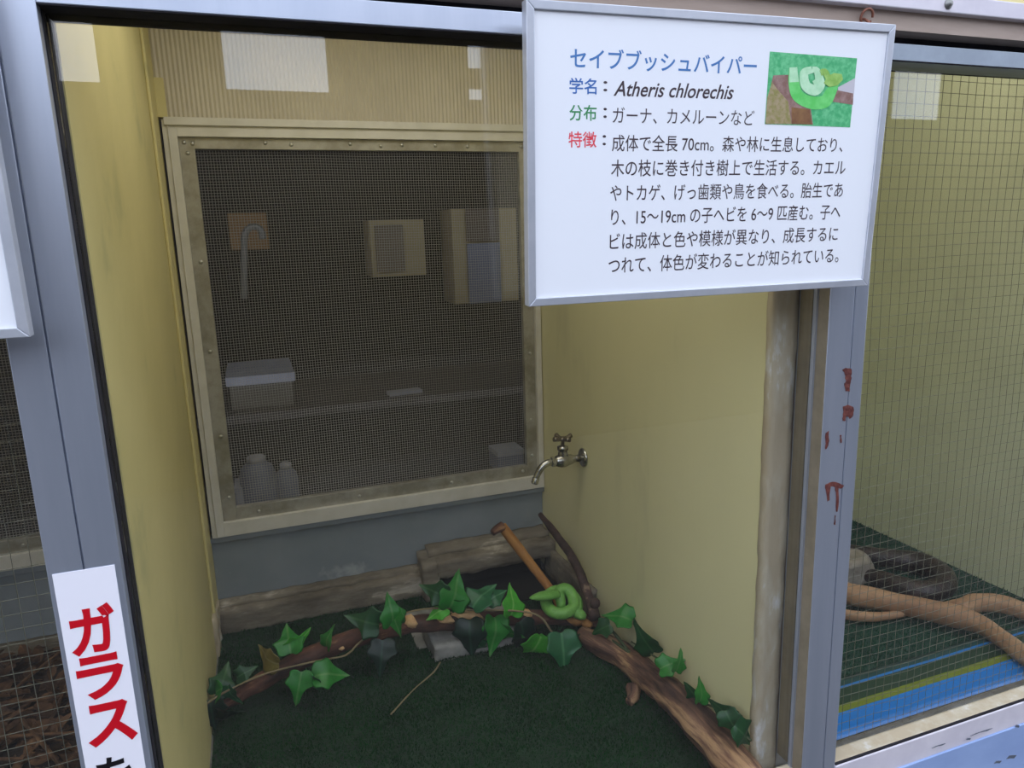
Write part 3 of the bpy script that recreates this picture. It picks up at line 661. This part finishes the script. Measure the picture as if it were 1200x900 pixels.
tube(iv, [Y(238, 828, .55), Y(262, 812, .56), Y(310, 790, .58), Y(370, 775, .60), Y(405, 768, .61), Y(418, 756, .61), Y(440, 738, .615), Y(470, 720, .62), Y(508, 713, .63), Y(560, 715, .625), Y(605, 716, .60), Y(632, 722, .58), Y(648, 742, .57), Y(662, 748, .56), Y(690, 742, .55)], .0022, 6, .01, .0008, 60)
iv0 = tag(iv.build('ivy_vine', CORD, None, smooth=True), 'ivy garland trailing along the slim horizontal branch', 'ivy')
for a in ((426, 728, 40, 165, 'd', .615), (459, 716, 36, 100, 'm', .605), (464, 730, 30, -70, 'm', .60), (447, 770, 38, -95, 'k', .60), (508, 693, 34, 160, 'd', .64), (534, 693, 44, 68, 'm', .63), (512, 718, 26, -150, 'b', .625),
          (540, 710, 26, -40, 'm', .63), (566, 697, 42, 68, 't', .63), (582, 698, 28, 40, 't', .635), (601, 704, 36, 75, 'b', .62), (551, 748, 44, -88, 'k', .61), (580, 744, 42, -105, 'm', .60), (597, 742, 30, -20, 'm', .605),
          (612, 748, 42, -80, 'k', .60), (624, 762, 42, -115, 'b', .57), (640, 752, 26, 10, 'b', .575), (661, 766, 48, -88, 't', .50), (562, 758, 30, -60, 't', .615),
          (338, 748, 36, 100, 'm', .61), (350, 752, 30, 20, 'b', .605), (384, 747, 26, 70, 'm', .61), (350, 806, 34, -100, 'm', .56), (388, 790, 38, 15, 'm', .565), (365, 796, 26, 170, 't', .57),
          (288, 788, 22, 30, 'd', .59), (262, 796, 32, 60, 'd', .585), (253, 812, 26, -160, 'm', .57), (249, 838, 34, -80, 'k', .55), (268, 836, 28, -30, 'k', .545), (312, 770, 34, 160, 'y', .61), (272, 815, 24, -60, 't', .56)):
    leaf(iv0, *a)
iv = MB(); wx = .835
tube(iv, [Y(668, 745, .555), on_x(700, 743, .80), on_x(728, 758, .82), on_x(748, 776, .835), on_x(770, 792, .84), on_x(795, 820, .84), on_x(815, 832, .84), on_x(845, 850, .845), on_x(875, 884, .845)], .0026, 6, .01, .0008, 60)
tube(iv, [on_x(812, 828, .84), on_x(830, 826, .84), on_x(848, 836, .84), on_x(862, 852, .84), on_x(880, 868, .845)], .0022, 6, .01, .0008, 60)
tube(iv, [on_x(740, 752, .83), on_x(765, 768, .84), on_x(785, 782, .84), on_x(780, 796, .84)], .002, 6, .01, .0006, 60)
tube(iv, [on_x(704, 728, .81), on_x(718, 740, .82), on_x(738, 765, .83)], .0035, 6, .01, .0012, 60)
iv1 = tag(iv.build('ivy_vine', mat('green_vine_stem', srgb(58, 70, 40), None, rough=.7), None, smooth=True), 'ivy strand climbing along the foot of the right wall', 'ivy')
for a in ((724, 722, 36, 150, 'm', .825), (754, 750, 40, 128, 'd', .825), (786, 778, 30, 20, 'm', .83), (797, 776, 24, 60, 'm', .83), (812, 812, 28, 125, 'd', .83), (822, 810, 26, 70, 'm', .83), (846, 832, 30, 150, 'd', .835),
          (858, 848, 30, -60, 'd', .835), (872, 862, 34, -40, 'd', .835), (704, 737, 26, 200, 'd', .79)):
    leaf(iv1, *a, wall=True)

# ---- faucet
fo = on_x(684, 536, XR); FX = Matrix.Translation(fo)
fa = empty('wall_tap', fo); tag(fa, 'worn chrome wall tap with cross handle on the right wall', 'tap')
def fpart(m, name, mt, par=fa): return m.build(name, mt, par, smooth=True)
m_ = MB(); lathe(m_, [(.023, 0), (.0235, .003), (.020, .006), (.013, .009), (.009, .010)], axis_mtx((0, 0, 0), (-1, 0, 0)), 24); fpart(m_, 'flange', CHROME)
m_ = MB(); lathe(m_, [(.0085, .006), (.0085, .026), (.011, .030), (.0135, .040), (.0165, .050), (.0165, .060), (.0125, .071), (.0095, .076)], axis_mtx((0, 0, 0), (-1, 0, 0)), 20)
lathe(m_, [(.012, -.006), (.0125, .012), (.0105, .022), (.0105, .026), (.013, .0262), (.013, .034), (.007, .037)], axis_mtx((-.054, 0, 0), (0, 0, 1)), 18); bd = fpart(m_, 'body', CHROME)
m_ = MB(); lathe(m_, [(.009, .074), (.0125, .075), (.0125, .083), (.009, .084)], axis_mtx((0, 0, 0), (-1, 0, 0)), 6); m_.build('nut', CHROME, fa)
m_ = MB(); tube(m_, [(-.080, 0, 0), (-.094, 0, -.001), (-.108, 0, -.009), (-.118, 0, -.023), (-.123, 0, -.034)], [.008, .0082, .008, .0076, .0074], 14, .004); spo = fpart(m_, 'spout', CHROME)
m_ = MB(); d_ = Vector((-.35, 0, -.94)); lathe(m_, [(.0074, 0), (.009, .002), (.0078, .005), (.009, .007), (.0078, .010), (.0088, .012), (.0074, .015), (.005, .015)], axis_mtx((-.1225, 0, -.033), d_), 14); fpart(m_, 'hose_tip', CHROME, spo)
m_ = MB(); lathe(m_, [(.004, .036), (.004, .048), (.0085, .049), (.0085, .056), (.005, .058)], axis_mtx((-.054, 0, 0), (0, 0, 1)), 14)
for q in range(4):
    a = q * math.pi / 2 + .25; tube(m_, [(-.054, 0, .052), (-.054 + .014 * math.cos(a), .014 * math.sin(a), .0535), (-.054 + .025 * math.cos(a), .025 * math.sin(a), .0565)], [.005, .0048, .0062], 10, .005)
fpart(m_, 'handle', CHROME_DULL)

# ---- right cage: driftwood, stone, dark snake
dw = MB(); R = lambda px, py, z: on_z(px, py, z)
tube(dw, [R(940, 668, -.768), R(985, 692, -.768), R(1030, 703, -.768), R(1075, 712, -.768), R(1118, 722, -.768), R(1150, 733, -.770), R(1178, 752, -.771), R(1215, 780, -.772), R(1240, 797, -.773)], [.027, .026, .024, .023, .025, .020, .018, .017, .015], 16, .01, .003, 26)
tube(dw, [R(1095, 714, -.775), R(1122, 714, -.772), R(1145, 706, -.770), R(1172, 708, -.770), R(1205, 718, -.772), R(1260, 735, -.774)], [.014, .022, .021, .021, .020, .017], 16, .01, .003, 26)
tube(dw, [R(960, 712, -.785), R(1000, 722, -.785), R(1040, 722, -.785), R(1070, 716, -.78)], [.012, .012, .010, .006], 10, .01, .002, 30)
tag(dw.build('driftwood_branch', DRIFT, None, smooth=True), 'pale forked driftwood branch across the right cage floor', 'branch')
stn = MB(); c = R(1003, 668, -.77); import bmesh
bm = bmesh.new(); bmesh.ops.create_icosphere(bm, subdivisions=4, radius=1)
for v in bm.verts:
    n_ = v.co.copy(); f_ = 1 + .16 * noise.noise(n_ * 1.3 + Vector((3, 1, 2))); v.co = Vector((max(-.85, min(.85, n_.x)) * .085 * f_, max(-.8, min(.8, n_.y)) * .065 * f_, max(-.75, min(.7, n_.z)) * .050 * f_)) + Vector((c.x - .03, c.y + .02, -.764))
stn.add([v.co for v in bm.verts], [[v.index for v in f.verts] for f in bm.faces]); bm.free()
tag(stn.build('stone', STONE, None, smooth=True), 'rounded grey stone beside the right post in the right cage', 'stone')
dk = MB(); zz = -.771
tube(dk, [R(985, 642, zz), R(1015, 650, zz), R(1045, 655, zz), R(1078, 660, zz), R(1102, 672, zz), R(1106, 686, zz), R(1085, 694, zz), R(1055, 688, zz), R(1030, 678, zz), R(1005, 670, zz)], [.012, .022, .025, .028, .028, .028, .027, .026, .022, .012], 14, .01, .001, 60)
tag(dk.build('dark_snake', SNAKE_DARK, None, smooth=True), 'dark brown snake looped on the turf behind the driftwood', 'snake')

# ---- left cage: leaf litter
lt = MB(); rd = random.Random(9)
def lit_z(x, y): return ZF + .055 + .02 * noise.noise(Vector((x * 8, y * 8, 0)))
vs = []; nx = ny = 24
for i in range(nx + 1):
    for j in range(ny + 1):
        x, y = -.965 + .855 * i / nx, .075 + .845 * j / ny; vs.append((x, y, lit_z(x, y)))
lt.add(vs, [(i * (ny + 1) + j, (i + 1) * (ny + 1) + j, (i + 1) * (ny + 1) + j + 1, i * (ny + 1) + j + 1) for i in range(nx) for j in range(ny)], 0)
for _ in range(1500):
    x, y = rd.uniform(-.75, -.12), rd.uniform(.1, .91); s = rd.uniform(.014, .034); a = rd.uniform(0, 6.28); cu = rd.uniform(.2, .9)
    m4 = Matrix.Translation((x, y, lit_z(x, y) + rd.uniform(.002, .014))) @ Matrix.Rotation(a, 4, 'Z') @ Matrix.Rotation(rd.uniform(-.7, .7), 4, 'X') @ Matrix.Rotation(rd.uniform(-.7, .7), 4, 'Y')
    rows = [(0, .1), (.25, .38), (.55, .42), (.8, .25), (1, .02)]; vv = []
    for t, wd in rows:
        for sg in (-1, 0, 1): vv.append(m4 @ Vector((sg * wd * s, (t - .5) * s * 1.6, (abs(sg) * wd * cu + .4 * (t - .5) ** 2) * s)))
    lt.add(vv, [(3 * i + j, 3 * i + j + 1, 3 * i + j + 4, 3 * i + j + 3) for i in range(4) for j in range(2)], 1)
for _ in range(14):
    x, y = rd.uniform(-.6, -.2), rd.uniform(.4, .85); a = rd.uniform(0, 6.28); L = rd.uniform(.06, .14); z = lit_z(x, y) + .016
    tube(lt, [(x - L * math.cos(a), y - L * math.sin(a), z), (x, y, z + .006), (x + L * math.cos(a), y + L * math.sin(a), z)], .0035, 6, .02, .001, 40, mi=1)
tag(lt.build('leaf_litter', [LITTER, DEADLEAF], None, fixn=False), 'brown dead leaf litter on the floor of the left cage', 'leaf litter', kind='stuff')

# ---- things in the dark room behind the mesh
def bbox(name, px0, py0, px1, py1, y, dep, m, label, cat, parts=None, bev=.004):
    a, c = on_y(px0, py0, y), on_y(px1, py1, y); x0, x1 = sorted((a.x, c.x)); z0, z1 = sorted((a.z, c.z))
    t = empty(name, ((x0 + x1) / 2, y, z0)); tag(t, label, cat)
    o = MB().box(x0 - (x0 + x1) / 2, x1 - (x0 + x1) / 2, 0, dep, 0, z1 - z0).build('body', m, t, bevel=bev)
    return t, (x1 - x0), (z1 - z0)
t, W_, H_ = bbox('wall_cabinet', 432, 258, 500, 322, 2.15, .15, BEIGE_BOX, 'beige wall cabinet seen through the mesh near its centre', 'cabinet')
MB().box(-W_ / 2 + .02, W_ / 2 - .09, -.012, 0, .02, H_ - .02).build('door', mat('cabinet_door', srgb(120, 108, 90), srgb(108, 96, 80), 5, .6), t, bevel=.003)
t, W_, H_ = bbox('locker', 528, 245, 608, 352, 2.12, .17, BEIGE_BOX, 'beige locker with a blue-grey door, behind the mesh on the right', 'locker')
MB().box(-W_ / 2 + .06, W_ / 2 - .08, -.012, 0, .0, H_ * .64).build('door', BLUEGREY, t, bevel=.003); MB().box(-W_ / 2 + .06, W_ / 2 - .08, -.012, 0, H_ * .66, H_).build('door', mat('locker_dark_door', srgb(92, 80, 70), None, rough=.6), t, bevel=.003)
t, W_, H_ = bbox('pinboard', 266, 250, 316, 292, 2.26, .03, CARD, 'brown board on the rear wall behind the bent pipe', 'board')
m_ = MB(); tube(m_, [on_y(286, 350, 2.0), on_y(286, 300, 2.0), on_y(287, 275, 2.0), on_y(294, 266, 2.0), on_y(305, 268, 2.0), on_y(308, 280, 2.0)], .012, 10, .02); tag(m_.build('bent_pipe', STEELGREY, None, smooth=True), 'grey bent pipe seen through the upper left of the mesh', 'pipe')
t, W_, H_ = bbox('plastic_crate', 268, 446, 345, 474, 1.75, .3, mat('crate_grey', srgb(120, 116, 110), srgb(104, 100, 94), 8, .6), 'long grey crate behind the left half of the mesh', 'crate')
MB().box(-W_ / 2 - .01, W_ / 2 + .01, -.012, .312, H_ - .02, H_ + .012).build('lid', PALE, t, bevel=.003)
# work table the crate and papers stand on
tz = t.location.z; tb = empty('work_table', (.55, 1.9, -1.45)); tag(tb, 'long dark work table under the grey crate behind the mesh', 'table')
m_ = MB().box(-.75, .75, -.22, .3, tz + 1.45 - .03, tz + 1.45); m_.build('table_top', mat('dark_table_top', srgb(56, 51, 48), srgb(48, 44, 40), 5, .5), tb, bevel=.003)
for sx in (-.7, .7):
    for sy in (-.17, .25): MB().box(sx - .025, sx + .025, sy - .025, sy + .025, 0, tz + 1.45 - .03).build('leg', DARKFLOOR, tb)
pc = on_z(474, 461, tz); m_ = MB().box(-.06, .06, -.025, .025, 0, .012); o = m_.build('paper_stack', PALE, None); o.location = (pc.x, max(1.74, min(2.1, pc.y)), tz); o.rotation_euler = (0, 0, .1); tag(o, 'white paper stack on the dark table behind the mesh', 'paper')
# ledge behind the window with small containers
lg = struct(MB().box(-.05, .95, 1.0, 1.35, -.60, -.57).build('trim_21', DARKFLOOR))
def tub(px, pyb, pyt, wpx, label, name='plastic_jug', y=1.08, m=BLUEGREY):
    a, c = on_y(px, pyb, y), on_y(px, pyt, y); hh = max(.03, c.z + .57); r = wpx / F_PX * (a - CAM).length / 2
    t = empty(name, (a.x, y, -.57)); tag(t, label, 'container')
    q = MB(); lathe(q, [(r * .92, 0), (r, .01), (r, hh * .7), (r * .85, hh * .88), (r * .55, hh * .97), (r * .5, hh)], axis_mtx((0, 0, 0), (0, 0, 1)), 20); q.build('body', m, t, smooth=True)
    q = MB(); lathe(q, [(r * .52, 0), (r * .52, .012), (r * .3, .016)], axis_mtx((0, 0, hh), (0, 0, 1)), 16); q.build('cap', PALE, t, smooth=True)
tub(305, 585, 540, 38, 'rounded bluish jug standing behind the lower left of the mesh')
tub(338, 580, 548, 24, 'slim bluish jug just right of the rounded jug behind the mesh')
def carton(px0, px1, pyt, label, m=PALE):
    y = 1.06; a = on_y(px0, pyt, y); c = on_y(px1, pyt, y); t = empty('carton', ((a.x + c.x) / 2, y, -.57)); tag(t, label, 'carton')
    hh = max(.02, a.z + .57); w2 = (c.x - a.x) / 2; MB().box(-w2, w2, 0, .08, 0, hh).build('body', m, t, bevel=.002); MB().box(-w2 - .001, w2 + .001, -.001, .081, hh - .012, hh + .002).build('lid', PALE, t, bevel=.001)
carton(275, 288, 573, 'small white carton behind the lower left corner of the mesh')
carton(583, 614, 531, 'pale blue carton behind the lower right corner of the mesh', BLUEGREY)
